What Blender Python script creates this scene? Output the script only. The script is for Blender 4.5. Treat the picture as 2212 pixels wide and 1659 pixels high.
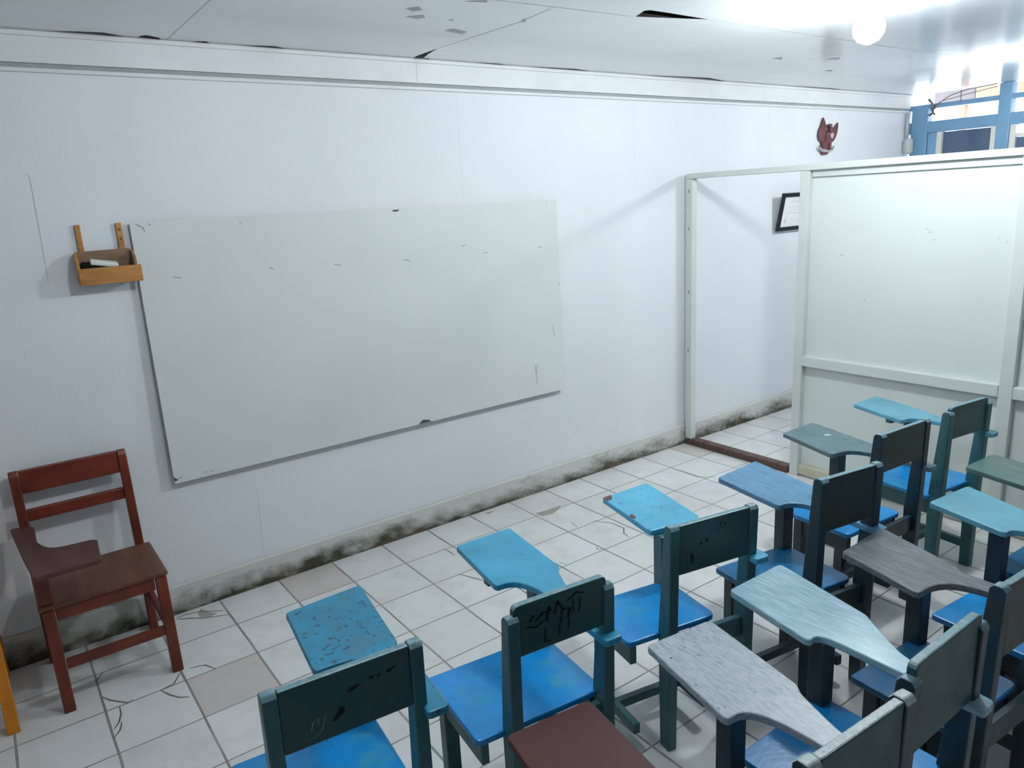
import bpy, bmesh, math, random
from mathutils import Vector, Matrix

for o in list(bpy.data.objects):
    bpy.data.objects.remove(o)
S = bpy.context.scene
COL = S.collection

# ---------------------------------------------------------------- camera
cd = bpy.data.cameras.new('camera')
cam = bpy.data.objects.new('camera', cd)
COL.objects.link(cam)
cd.sensor_fit = 'HORIZONTAL'
cd.sensor_width = 36.0
cd.lens = 26.05
cd.clip_start = 0.02
cam.matrix_world = Matrix(((0.805018, 0.182943, -0.564338, -0.72273),
                           (-0.590909, 0.162838, -0.790133, -3.66119),
                           (-0.052654, 0.969544, 0.23919, 1.86951),
                           (0, 0, 0, 1)))
S.camera = cam

# ---------------------------------------------------------------- world, exposure
S.view_settings.view_transform = 'Standard'
S.view_settings.look = 'None'
S.view_settings.gamma = 1.0
S.view_settings.use_curve_mapping = False
S.view_settings.exposure = 0.16
wd = bpy.data.worlds.new('sky')
S.world = wd
wd.use_nodes = True
bg = wd.node_tree.nodes['Background']
bg.inputs[0].default_value = (0.86, 0.93, 1.0, 1)
bg.inputs[1].default_value = 4.4
LAMP_POWER = {'near': 385.0, 'far': 310.0, 'left': 170.0}   # radiance of the three bulbs


# ---------------------------------------------------------------- helpers
def lin(r, g, b):
    f = lambda c: (c / 12.92 if c <= 0.04045 else ((c + 0.055) / 1.055) ** 2.4)
    return (f(r / 255), f(g / 255), f(b / 255), 1)


class G:
    """small node-graph helper"""
    def __init__(self, name):
        self.m = bpy.data.materials.new(name)
        self.m.use_nodes = True
        self.t = self.m.node_tree
        self.b = self.t.nodes['Principled BSDF']

    def n(self, kind, **kw):
        nd = self.t.nodes.new(kind)
        for k, v in kw.items():
            setattr(nd, k, v)
        return nd

    def l(self, a, b):
        self.t.links.new(a, b)

    def coord(self, scale=(1, 1, 1), loc=(0, 0, 0)):
        c = self.n('ShaderNodeTexCoord')
        mp = self.n('ShaderNodeMapping')
        mp.inputs['Scale'].default_value = scale
        mp.inputs['Location'].default_value = loc
        self.l(c.outputs['Object'], mp.inputs[0])
        return mp.outputs[0]

    def noise(self, vec, scale, detail=4, rough=0.55):
        nd = self.n('ShaderNodeTexNoise')
        nd.inputs['Scale'].default_value = scale
        nd.inputs['Detail'].default_value = detail
        nd.inputs['Roughness'].default_value = rough
        self.l(vec, nd.inputs['Vector'])
        return nd.outputs['Fac']

    def ramp(self, fac, a, b, ca=(0, 0, 0, 1), cb=(1, 1, 1, 1)):
        r = self.n('ShaderNodeValToRGB')
        e = r.color_ramp.elements
        e[0].position, e[1].position = a, b
        e[0].color, e[1].color = ca, cb
        self.l(fac, r.inputs[0])
        return r.outputs[0]

    def math(self, op, a, b=None, clamp=False):
        nd = self.n('ShaderNodeMath', operation=op, use_clamp=clamp)
        for i, v in enumerate((a, b)):
            if v is None:
                continue
            if isinstance(v, (int, float)):
                nd.inputs[i].default_value = v
            else:
                self.l(v, nd.inputs[i])
        return nd.outputs[0]

    def mix(self, fac, a, b):
        nd = self.n('ShaderNodeMix', data_type='RGBA')
        for sock, v in ((nd.inputs['Factor'], fac), (nd.inputs[6], a), (nd.inputs[7], b)):
            if isinstance(v, (int, float)):
                sock.default_value = v
            elif isinstance(v, tuple):
                sock.default_value = v
            else:
                self.l(v, sock)
        return nd.outputs[2]

    def color(self, c):
        if isinstance(c, tuple):
            self.b.inputs['Base Color'].default_value = c
        else:
            self.l(c, self.b.inputs['Base Color'])

    def bump(self, h, strength=0.3, dist=0.01):
        bp = self.n('ShaderNodeBump')
        bp.inputs['Strength'].default_value = strength
        bp.inputs['Distance'].default_value = dist
        self.l(h, bp.inputs['Height'])
        self.l(bp.outputs[0], self.b.inputs['Normal'])

    def rough(self, r, spec=0.5):
        if isinstance(r, (int, float)):
            self.b.inputs['Roughness'].default_value = r
        else:
            self.l(r, self.b.inputs['Roughness'])
        self.b.inputs['Specular IOR Level'].default_value = spec
        return self.m


def plain(name, c, r=0.6, spec=0.4, vary=0.12, scale=9):
    g = G(name)
    v = g.coord()
    f = g.noise(v, scale, 3)
    g.color(g.mix(g.ramp(f, 0.3, 0.75), c, tuple(x * (1 - vary) for x in c[:3]) + (1,)))
    return g.rough(r, spec)


def paint(name, base, worn, amount=0.4, scale=(9, 2.2, 9), spots=None, spot_amt=0.0, r=0.38, spec=0.5,
          spot_scale=55, seed=0.0, tone=0.25):
    """old brush paint: base coat, rubbed-through streaks, dark chips"""
    g = G(name)
    v = g.coord(scale, (seed, seed * 1.7, 0))
    u = g.coord((1, 1, 1), (seed * .3, seed, 0))
    a = g.noise(v, 3.0, 6, 0.62)
    wearf = g.ramp(a, 0.68 - amount * 0.42, 0.80 - amount * 0.30)
    b = g.noise(u, 7.0, 4)
    dark = tuple(x * (1 - tone) for x in base[:3]) + (1,)
    coat = g.mix(g.ramp(b, 0.35, 0.7), base, dark)
    c = g.mix(wearf, coat, worn)
    if spots:
        s = g.noise(g.coord((1, 1, 1), (seed, 3 + seed, 1)), spot_scale, 3, 0.6)
        c = g.mix(g.ramp(s, 0.74 - spot_amt * 0.25, 0.79 - spot_amt * 0.25), c, spots)
    g.color(c)
    fine = g.noise(v, 30, 4)
    g.bump(fine, 0.12, 0.004)
    rr = g.ramp(a, 0.3, 0.8, (r * 0.8,) * 3 + (1,), (min(1, r * 1.35),) * 3 + (1,))
    return g.rough(rr, spec)


def wood(name, c1, c2, r=0.35, spec=0.4, axis=(1.5, 14, 14)):
    g = G(name)
    v = g.coord(axis)
    f = g.noise(v, 2.2, 6, 0.6)
    h = g.noise(g.coord(tuple(x * 4 for x in axis)), 4, 3)
    g.color(g.mix(g.ramp(f, 0.3, 0.72), c1, c2))
    g.bump(h, 0.08, 0.003)
    return g.rough(r, spec)


class MB:
    """collects shapes into one mesh"""
    def __init__(self):
        self.bm = bmesh.new()

    def face(self, pts, mi=0):
        f = self.bm.faces.new([self.bm.verts.new(p) for p in pts])
        f.material_index = mi
        return f

    def hull(self, lo, hi, mi=0):
        """solid between two loops of equal length"""
        a = [self.bm.verts.new(p) for p in lo]
        b = [self.bm.verts.new(p) for p in hi]
        n = len(a)
        fs = [self.bm.faces.new(a[::-1]), self.bm.faces.new(b)]
        for i in range(n):
            j = (i + 1) % n
            fs.append(self.bm.faces.new((a[i], a[j], b[j], b[i])))
        for f in fs:
            f.material_index = mi
        return self

    def box(self, x0, x1, y0, y1, z0, z1, mi=0):
        q = [(x0, y0), (x1, y0), (x1, y1), (x0, y1)]
        return self.hull([(x, y, z0) for x, y in q], [(x, y, z1) for x, y in q], mi)

    def prism(self, poly, a, b, axis='z', mi=0):
        f = {'z': lambda p, h: (p[0], p[1], h), 'y': lambda p, h: (p[0], h, p[1]),
             'x': lambda p, h: (h, p[0], p[1])}[axis]
        return self.hull([f(p, a) for p in poly], [f(p, b) for p in poly], mi)

    def lathe(self, prof, cx, cy, seg=20, mi=0):
        rings = []
        for r, z in prof:
            rings.append([self.bm.verts.new((cx + r * math.cos(2 * math.pi * i / seg),
                                             cy + r * math.sin(2 * math.pi * i / seg), z)) for i in range(seg)])
        for a, b in zip(rings, rings[1:]):
            for i in range(seg):
                j = (i + 1) % seg
                self.bm.faces.new((a[i], a[j], b[j], b[i])).material_index = mi
        self.bm.faces.new(rings[0][::-1]).material_index = mi
        self.bm.faces.new(rings[-1]).material_index = mi
        return self

    def tube(self, path, r, seg=8, mi=0):
        path = [Vector(p) for p in path]
        rings = []
        for i, p in enumerate(path):
            d = (path[min(i + 1, len(path) - 1)] - path[max(i - 1, 0)]).normalized()
            u = d.cross(Vector((0, 0, 1)))
            if u.length < 0.05:
                u = d.cross(Vector((1, 0, 0)))
            u.normalize()
            w = d.cross(u)
            rings.append([self.bm.verts.new(p + r * (math.cos(2 * math.pi * k / seg) * u + math.sin(2 * math.pi * k / seg) * w))
                          for k in range(seg)])
        for a, b in zip(rings, rings[1:]):
            for i in range(seg):
                j = (i + 1) % seg
                self.bm.faces.new((a[i], a[j], b[j], b[i])).material_index = mi
        self.bm.faces.new(rings[0][::-1])
        self.bm.faces.new(rings[-1])
        return self

    def stroke(self, pts, w, fn, mi=1):
        """flat pen stroke / crack along 2D points, placed by fn(x, y) -> 3D"""
        pts = [Vector(p) for p in pts]
        L, Rr = [], []
        for i, p in enumerate(pts):
            d = pts[min(i + 1, len(pts) - 1)] - pts[max(i - 1, 0)]
            if d.length < 1e-9:
                d = Vector((1, 0))
            d.normalize()
            k = w * (0.5 if 0 < i < len(pts) - 1 else 0.28)
            nn = Vector((-d.y, d.x)) * k
            L.append(self.bm.verts.new(fn(*(p + nn))))
            Rr.append(self.bm.verts.new(fn(*(p - nn))))
        for i in range(len(pts) - 1):
            self.bm.faces.new((L[i], Rr[i], Rr[i + 1], L[i + 1])).material_index = mi
        return self

    def blot(self, pts, fn, mi=1):
        self.bm.faces.new([self.bm.verts.new(fn(*p)) for p in pts]).material_index = mi
        return self

    def build(self, name, mats, parent=None, bevel=0.0, seg=2, smooth=False):
        bmesh.ops.recalc_face_normals(self.bm, faces=self.bm.faces)
        me = bpy.data.meshes.new(name)
        self.bm.to_mesh(me)
        self.bm.free()
        if not isinstance(mats, (list, tuple)):
            mats = [mats]
        for m in mats:
            me.materials.append(m)
        if smooth:
            for p in me.polygons:
                p.use_smooth = True
        o = bpy.data.objects.new(name, me)
        COL.objects.link(o)
        if parent:
            o.parent = parent
        if bevel:
            bv = o.modifiers.new('bevel', 'BEVEL')
            bv.width = bevel
            bv.segments = seg
            bv.limit_method = 'ANGLE'
            bv.angle_limit = math.radians(40)
        return o


def thing(name, label, cat, loc=(0, 0, 0), rz=0.0, group=None):
    o = bpy.data.objects.new(name, None)
    COL.objects.link(o)
    o.location = loc
    o.rotation_euler = (0, 0, rz)
    o.empty_display_size = 0.1
    return tag(o, label, cat, group)


def tag(o, label, cat, group=None):
    o['label'] = label
    o['category'] = cat
    if group:
        o['group'] = group
    return o


def struct(o, label=None, cat=None):
    o['kind'] = 'structure'
    if label:
        o['label'] = label
    if cat:
        o['category'] = cat
    return o


def fillet(pts):
    """pts: (x, y, r) -> rounded 2D outline"""
    out = []
    n = len(pts)
    for i, (x, y, r) in enumerate(pts):
        p = Vector((x, y))
        if r <= 0:
            out.append((x, y))
            continue
        a = (Vector(pts[i - 1][:2]) - p)
        b = (Vector(pts[(i + 1) % n][:2]) - p)
        k = min(r, a.length * .45, b.length * .45)
        p0, p1 = p + a.normalized() * k, p + b.normalized() * k
        for t in (0, .25, .5, .75, 1):
            q = (1 - t) ** 2 * p0 + 2 * t * (1 - t) * p + t * t * p1
            out.append((q.x, q.y))
    return out


def bez(p0, p1, p2, p3, n=10):
    p0, p1, p2, p3 = map(Vector, (p0, p1, p2, p3))
    return [tuple((1 - t) ** 3 * p0 + 3 * t * (1 - t) ** 2 * p1 + 3 * t * t * (1 - t) * p2 + t ** 3 * p3)
            for t in [i / n for i in range(n + 1)]]


# measured marks and outlines (metres)
CRACKS = [[(-0.565, -0.31), (-0.595, -0.353), (-0.606, -0.361)], [(-0.596, -0.5), (-0.574, -0.544), (-0.523, -0.608), (-0.499, -0.603)], [(-0.396, -0.616), (-0.373, -0.673), (-0.348, -0.713), (-0.314, -0.738)], [(-0.307, -0.542), (-0.343, -0.601), (-0.4, -0.613)], [(-0.55, -0.615), (-0.554, -0.671), (-0.568, -0.717), (-0.591, -0.753)], [(-0.56, -0.724), (-0.572, -0.77), (-0.6, -0.809)], [(-0.216, -0.07), (-0.164, -0.1), (-0.116, -0.143), (-0.004, -0.196)], [(-0.213, -0.057), (-0.17, -0.05), (-0.115, -0.068), (-0.018, -0.137)], [(-0.266, -0.531), (-0.207, -0.551), (-0.18, -0.61)], [(1.142, -0.306), (1.15, -0.354), (1.147, -0.411)], [(1.879, -0.597), (1.898, -0.52)], [(2.007, -0.598), (2.065, -0.698), (2.065, -0.792), (2.018, -0.839), (2.005, -0.893)], [(1.52, -0.856), (1.539, -0.901)], [(1.053, -0.611), (1.092, -0.707), (1.133, -0.795)], [(1.786, -0.861), (1.77, -0.888), (1.801, -0.905)], [(2.989, -0.32), (2.991, -0.559), (3.074, -0.64)]]
PATCHES = [[(1.82, -0.273), (1.903, -0.286), (2.016, -0.286), (1.961, -0.327), (1.89, -0.352), (1.822, -0.339)], [(1.588, -0.056), (1.639, -0.065), (1.662, -0.073), (1.597, -0.085)], [(-0.122, -0.084), (-0.097, -0.044), (-0.072, -0.113), (-0.044, -0.145), (-0.083, -0.156), (-0.124, -0.128)]]
HOLES = [[(1.823, -1.17), (1.781, -1.263), (1.8, -1.28), (1.915, -1.279), (2.186, -1.269), (1.998, -1.217)], [(1.369, 0.013), (1.342, -0.094), (1.35, -0.28), (1.376, -0.144), (1.406, -0.04), (1.45, -0.042), (1.419, 0.023)]]
GAR = {'wl': [(5.1609, 2.401), (5.1816, 2.3721), (5.196, 2.3462), (5.2055, 2.3069), (5.22, 2.2807), (5.2179, 2.2345), (5.1951, 2.2146), (5.1535, 2.2013), (5.1096, 2.221), (5.0944, 2.2602), (5.1032, 2.2994), (5.13, 2.3387)], 'wr': [(5.3776, 2.3653), (5.3773, 2.3287), (5.3691, 2.2819), (5.3477, 2.2417), (5.3129, 2.2115), (5.2764, 2.2014), (5.261, 2.2346), (5.2896, 2.2614), (5.2804, 2.2945), (5.3272, 2.3281)], 'head': [(5.2207, 2.3432), (5.2444, 2.3521), (5.2632, 2.3484), (5.2669, 2.3076), (5.2872, 2.2879), (5.2569, 2.281), (5.2311, 2.294), (5.2411, 2.3205), (5.2181, 2.3301)], 'body': [(5.2011, 2.2872), (5.2687, 2.2877), (5.2908, 2.2481), (5.2758, 2.2081), (5.2749, 2.1479), (5.2501, 2.148), (5.2336, 2.1947), (5.2213, 2.1947), (5.231, 2.1548), (5.158, 2.1484), (5.1414, 2.2013), (5.189, 2.2146)], 'shield': [(5.2393, 2.271), (5.2816, 2.2812), (5.2934, 2.2614), (5.2737, 2.2314), (5.2481, 2.2412)], 'rib': [(5.089, 2.1783), (5.1331, 2.1551), (5.2321, 2.1414), (5.2809, 2.1513), (5.3159, 2.178), (5.3002, 2.1445), (5.246, 2.1247), (5.1474, 2.1286), (5.1097, 2.1453)], 'tail': [(5.1474, 2.1286), (5.2395, 2.128), (5.2289, 2.1081), (5.1613, 2.1086)]}
WBM = [[(-0.0427, 1.8582), (-0.0328, 1.8496)], [(-0.0946, 1.8593), (-0.0828, 1.8527), (-0.0659, 1.8417), (-0.0616, 1.8215)], [(0.0218, 1.6169), (0.0566, 1.6113)], [(0.4617, 1.6216), (0.4827, 1.6084)], [(0.7989, 1.6042), (0.8356, 1.5938)], [(1.1951, 1.593), (1.2341, 1.5846)], [(1.5735, 1.6356), (1.5991, 1.6415)], [(1.7196, 1.5845), (1.7493, 1.5874)], [(2.1212, 1.5851), (2.154, 1.5881)], [(2.2118, 1.8514), (2.2112, 1.8404)], [(2.2095, 1.0908), (2.2172, 1.018)], [(2.0508, 0.8621), (2.0583, 0.7342)], [(2.0733, 0.8672), (2.0544, 0.7954)], [(2.1461, 0.6777), (2.1497, 0.6739)], [(0.0178, 0.6829), (0.0308, 0.6842)], [(0.0496, 0.6792), (0.0589, 0.6839)], [(-0.1002, 0.6817), (-0.0826, 0.6886)], [(-0.0755, 1.6859), (-0.0742, 1.6817)], [(2.2684, 1.3574), (2.2789, 1.3388)], [(0.3524, 1.8411), (0.3576, 1.8322)]]
WBC = [[(0.031, 1.88), (0.0466, 1.8811), (0.0649, 1.8741), (0.0447, 1.8691)], [(1.152, 1.8567), (1.2019, 1.8591), (1.1842, 1.8479), (1.1622, 1.8491)], [(1.1929, 0.663), (1.2222, 0.6842), (1.2641, 0.675), (1.2744, 0.6532)], [(-0.1174, 1.4437), (-0.1202, 1.3284), (-0.1274, 1.3316)], [(-0.12, 0.6732), (-0.1186, 0.696), (-0.0989, 0.6767)]]
CST = [[(0.842, -0.897), (0.875, -0.941), (0.914, -0.897), (0.888, -0.863)], [(0.901, -0.78), (0.956, -0.836), (0.983, -0.798), (0.963, -0.765)], [(1.184, -0.63), (1.199, -0.675), (1.288, -0.643), (1.293, -0.595)], [(1.091, -0.801), (1.102, -0.823), (1.123, -0.797)], [(0.992, -1.074), (1.064, -1.127), (1.089, -1.102)], [(1.383, -0.932), (1.385, -0.95), (1.429, -0.898), (1.42, -0.894)], [(3.42, -0.735), (3.447, -0.79), (3.515, -0.738)], [(3.79, -0.85), (3.837, -0.929), (3.894, -0.886)], [(4.243, -0.578), (4.262, -0.621), (4.335, -0.571)]]
PMARK = [[(-1.676, 1.606), (-1.689, 1.598)], [(-1.689, 1.589), (-1.697, 1.584)], [(-1.704, 1.591), (-1.711, 1.586)], [(-1.719, 1.552), (-1.724, 1.544)], [(-1.188, 1.455), (-1.208, 1.452)], [(-1.35, 1.204), (-1.354, 1.188)], [(-2.029, 1.561), (-2.036, 1.557)], [(-2.073, 1.543), (-2.078, 1.536)], [(-1.538, 0.987), (-1.544, 0.985)]]

# ---------------------------------------------------------------- materials
def mat_wall():
    g = G('white_wall')
    v = g.coord()
    # faint woven texture of painted wallpaper
    w1 = g.noise(g.coord((2.2, 1, 34)), 3.0, 4)
    w2 = g.noise(g.coord((30, 1, 2.0)), 3.0, 4)
    big = g.noise(v, 0.9, 3)
    g.color(g.mix(g.ramp(big, 0.3, 0.7), (0.80, 0.815, 0.84, 1), (0.73, 0.755, 0.785, 1)))
    h = g.math('ADD', w1, w2)
    g.bump(h, 0.085, 0.008)
    return g.rough(0.62, 0.3)


def mat_base():
    g = G('mouldy_plinth_paint')
    c = g.n('ShaderNodeTexCoord')
    sep = g.n('ShaderNodeSeparateXYZ')
    g.l(c.outputs['Object'], sep.inputs[0])
    z = sep.outputs['Z']
    n1 = g.noise(g.coord((1.0, 1, 2.2)), 3.2, 6, 0.65)
    n2 = g.noise(g.coord((1, 1, 1.6)), 13, 6, 0.7)
    n = g.math('ADD', g.math('MULTIPLY', n1, 0.75), g.math('MULTIPLY', n2, 0.35))
    low = g.math('SUBTRACT', 0.145, z)
    low = g.math('MULTIPLY', low, 3.3)
    f = g.math('ADD', g.math('MULTIPLY', n, 1.25), g.math('SUBTRACT', low, 0.40))
    dirt = g.ramp(f, 0.42, 0.74)
    blot = g.noise(g.coord((1, 1, 1), (3, 0, 0)), 5.5, 5, 0.6)
    tint = g.mix(g.ramp(blot, 0.4, 0.65), (0.045, 0.052, 0.03, 1), (0.14, 0.105, 0.08, 1))
    g.color(g.mix(dirt, (0.60, 0.61, 0.57, 1), tint))
    g.bump(n2, 0.4, 0.01)
    return g.rough(0.7, 0.3)


def mat_floor():
    g = G('white_floor_tile')
    c = g.n('ShaderNodeTexCoord')
    wob = g.noise(c.outputs['Object'], 2.5, 2)
    sep = g.n('ShaderNodeSeparateXYZ')
    g.l(c.outputs['Object'], sep.inputs[0])
    jig = g.math('MULTIPLY', g.math('SUBTRACT', wob, 0.5), 0.012)
    x = g.math('ADD', g.math('DIVIDE', g.math('ADD', sep.outputs['X'], jig), 0.3), 40.0)
    y = g.math('ADD', g.math('DIVIDE', g.math('ADD', g.math('ADD', sep.outputs['Y'], 0.3114), jig), 0.3), 60.0)
    fx, fy = g.math('FRACT', x), g.math('FRACT', y)
    ex = g.math('MINIMUM', fx, g.math('SUBTRACT', 1.0, fx))
    ey = g.math('MINIMUM', fy, g.math('SUBTRACT', 1.0, fy))
    wid = g.math('ADD', 0.010, g.math('MULTIPLY', g.noise(c.outputs['Object'], 1.3, 2), 0.012))
    gx = g.math('LESS_THAN', ex, wid)
    gy = g.math('LESS_THAN', ey, g.math('MULTIPLY', wid, 0.72))
    grout = g.math('MAXIMUM', gx, gy)
    cell = g.n('ShaderNodeCombineXYZ')
    g.l(g.math('FLOOR', x), cell.inputs[0])
    g.l(g.math('FLOOR', y), cell.inputs[1])
    wn = g.n('ShaderNodeTexWhiteNoise', noise_dimensions='2D')
    g.l(cell.outputs[0], wn.inputs['Vector'])
    tile = g.mix(g.ramp(wn.outputs['Value'], 0.0, 1.0), (0.78, 0.78, 0.78, 1), (0.70, 0.70, 0.69, 1))
    tile = g.mix(g.ramp(wn.outputs['Value'], 0.92, 0.95), tile, (0.62, 0.56, 0.53, 1))
    d = g.noise(c.outputs['Object'], 6, 6, 0.65)
    tile = g.mix(g.math('MULTIPLY', g.ramp(d, 0.45, 0.85), 0.45), tile, (0.42, 0.41, 0.37, 1))
    gc = g.mix(g.ramp(d, 0.3, 0.7), (0.16, 0.16, 0.14, 1), (0.38, 0.37, 0.35, 1))
    g.color(g.mix(grout, tile, gc))
    g.bump(g.math('SUBTRACT', 1.0, grout), 0.35, 0.004)
    return g.rough(g.ramp(d, 0.3, 0.8, (0.26,) * 3 + (1,), (0.5,) * 3 + (1,)), 0.45)


def mat_ceiling():
    g = G('ceiling_gloss_paint')
    v = g.coord()
    big = g.noise(v, 0.8, 4)
    g.color(g.mix(g.ramp(big, 0.35, 0.7), (0.80, 0.82, 0.835, 1), (0.70, 0.735, 0.745, 1)))
    w = g.noise(g.coord((1.2, 2.0, 1)), 2.0, 3)
    g.bump(w, 0.10, 0.03)
    return g.rough(0.17, 0.36)


M = {}
M['wall'] = mat_wall()
M['base'] = mat_base()
M['darkwall'] = plain('dark_blue_grey_wall_paint', (0.16, 0.18, 0.20, 1), 0.7, 0.2)
M['floor'] = mat_floor()
M['ceiling'] = mat_ceiling()
M['void'] = plain('dark_roof_void', (0.035, 0.03, 0.025, 1), 0.9, 0.1)
M['groove'] = plain('shaded_groove', (0.42, 0.46, 0.455, 1), 0.8, 0.2)  # shade of the recess under the cornice, painted as a grey strip
M['bottomrail'] = plain('yellowed_cream_paint', (0.60, 0.575, 0.44, 1), 0.5, 0.3, 0.25, 5)
M['trim'] = plain('white_trim_paint', (0.76, 0.78, 0.79, 1), 0.45, 0.4, 0.12, 3)
M['seam'] = plain('grey_seam_line', (0.55, 0.57, 0.58, 1), 0.8, 0.2)  # grey lines of wall seams and cornice joints
M['groutdark'] = plain('dirty_crack', (0.17, 0.165, 0.14, 1), 0.9, 0.1)
M['stain'] = plain('worn_glaze_patch', (0.40, 0.38, 0.33, 1), 0.8, 0.2)
M['cstain'] = plain('peeled_paint_grey', (0.50, 0.50, 0.52, 1), 0.7, 0.2)
M['board'] = plain('whiteboard_laminate', (0.715, 0.745, 0.73, 1), 0.33, 0.45, 0.06, 2)
M['edge'] = plain('dark_board_edge', (0.09, 0.10, 0.085, 1), 0.8, 0.2)
M['mark'] = plain('grey_pen_mark', (0.36, 0.38, 0.385, 1), 0.7, 0.2)
M['pine'] = wood('pale_pine', lin(196, 142, 84), lin(160, 104, 56), 0.5, 0.3, (3, 16, 16))
M['pinedark'] = wood('smudged_pine', lin(150, 124, 100), lin(110, 84, 62), 0.6, 0.3, (3, 10, 10))
M['hole'] = plain('nail_hole', (0.10, 0.07, 0.04, 1), 0.9, 0.1)
M['eraserw'] = plain('white_plastic', (0.82, 0.83, 0.80, 1), 0.4, 0.4)
M['black'] = plain('black_felt', (0.012, 0.012, 0.012, 1), 0.9, 0.1)
M['partition'] = plain('pale_green_white_paint', (0.66, 0.70, 0.665, 1), 0.42, 0.4, 0.10, 2.2)
M['panel'] = plain('off_white_plywood_paint', (0.70, 0.745, 0.72, 1), 0.38, 0.4, 0.06, 1.6)
M['sill'] = wood('worn_brown_sill', lin(104, 84, 80), lin(72, 52, 46), 0.6, 0.3)
M['bluewin'] = plain('blue_window_paint', lin(122, 162, 194), 0.4, 0.4, 0.2, 4)
M['tealwin'] = plain('teal_window_paint', lin(60, 136, 170), 0.45, 0.4)
M['cream'] = plain('cream_sash_paint', (0.72, 0.70, 0.66, 1), 0.5, 0.4)
M['orange_ext'] = plain('sunlit_peach_wall', (0.46, 0.29, 0.22, 1), 0.8, 0.2, 0.2, 2)
M['grey_ext'] = plain('grey_fascia', (0.20, 0.18, 0.19, 1), 0.7, 0.2)
M['cable'] = plain('grey_cable_sheath', (0.20, 0.19, 0.21, 1), 0.5, 0.3)
M['conduit'] = plain('grey_conduit', (0.52, 0.53, 0.52, 1), 0.5, 0.3)
M['garuda'] = plain('dark_red_brown_wood', lin(112, 68, 72), 0.5, 0.4, 0.3, 20)
M['garudapale'] = plain('pale_pink_wood', lin(196, 178, 182), 0.6, 0.3)
M['ribbon'] = plain('grey_ribbon_wood', lin(172, 166, 166), 0.6, 0.3)
M['frame'] = plain('black_picture_frame', (0.012, 0.016, 0.028, 1), 0.35, 0.4)
M['paper'] = plain('white_certificate_paper', (0.80, 0.80, 0.80, 1), 0.7, 0.2, 0.04)
M['print'] = plain('faint_grey_print', (0.52, 0.53, 0.55, 1), 0.7, 0.2)
M['socket'] = plain('dark_lamp_socket', (0.09, 0.085, 0.08, 1), 0.5, 0.3)
M['brown'] = wood('red_brown_varnish', lin(118, 52, 34), lin(84, 32, 20), 0.38, 0.4, (4, 12, 4))
M['brownseat'] = wood('rubbed_brown_seat', lin(112, 72, 52), lin(84, 46, 32), 0.42, 0.4, (10, 2, 10))
M['browntab'] = wood('dark_brown_tablet', lin(92, 60, 56), lin(70, 40, 36), 0.45, 0.4, (10, 2, 10))
M['redtab'] = wood('red_brown_tablet', lin(82, 34, 32), lin(66, 38, 38), 0.42, 0.4, (5, 2, 5))
M['orangewood'] = wood('orange_varnish', lin(214, 138, 34), lin(184, 106, 22), 0.4, 0.4, (8, 8, 2))
M['ink'] = plain('black_marker_ink', (0.008, 0.012, 0.014, 1), 0.5, 0.2)
M['palepen'] = plain('pale_green_scribble', (0.16, 0.24, 0.20, 1), 0.6, 0.2)
M['whitepen'] = plain('white_scratch', (0.50, 0.66, 0.72, 1), 0.6, 0.2)
M['softink'] = plain('faded_ink', (0.05, 0.15, 0.20, 1), 0.6, 0.2)
M['bare'] = plain('bare_purple_grey_wood', lin(112, 84, 88), 0.7, 0.2, 0.3, 60)

DK = (0.006, 0.022, 0.03, 1)
M['rubbed'] = paint('rubbed_lit_edge', (0.13, 0.27, 0.32, 1), (0.25, 0.34, 0.37, 1), 0.5, (20, 20, 20), None, 0, 0.35)  # edge wear plus light on the tops, both painted into the colour
M['rubbedlitwhite'] = paint('rubbed_lit_white_edge', (0.30, 0.40, 0.43, 1), (0.52, 0.56, 0.58, 1), 0.6, (30, 30, 30), (0.06, 0.11, 0.12, 1), 0.3, 0.35)  # whiter wear with the top sheen painted in
M['frame_teal'] = paint('teal_frame_paint', (0.030, 0.132, 0.158, 1), (0.05, 0.13, 0.13, 1), 0.45, (6, 6, 2), DK, 0.1, 0.42)
M['frame_dark'] = paint('dark_blue_frame_paint', (0.009, 0.038, 0.062, 1), (0.024, 0.036, 0.04, 1), 0.5, (6, 6, 2), DK, 0.1, 0.4, seed=2.0)
M['back_teal'] = paint('teal_back_paint', (0.018, 0.085, 0.097, 1), (0.03, 0.075, 0.075, 1), 0.4, (5, 5, 5), DK, 0.25, 0.42, seed=4.0)
M['back_dark'] = paint('grimy_dark_back_paint', (0.020, 0.040, 0.040, 1), (0.036, 0.040, 0.028, 1), 0.5, (6, 6, 6), DK, 0.3, 0.4, seed=5.0)
M['seat_blue'] = paint('bright_blue_seat_paint', (0.007, 0.270, 0.680, 1), (0.04, 0.30, 0.50, 1), 0.36, (2.6, 2.6, 2.6), DK, 0.10, 0.3, seed=1.0)
M['seat_dark'] = paint('rubbed_blue_seat_paint', (0.012, 0.145, 0.340, 1), (0.06, 0.15, 0.23, 1), 0.42, (3, 3, 3), DK, 0.15, 0.3, seed=6.0)


def tabmat(name, base, worn, amt, sc, spots=None, sa=0.0, r=0.34, ss=55, seed=0.0):
    return paint(name, base, worn, amt, sc, spots, sa, r, 0.5, ss, seed)


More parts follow.
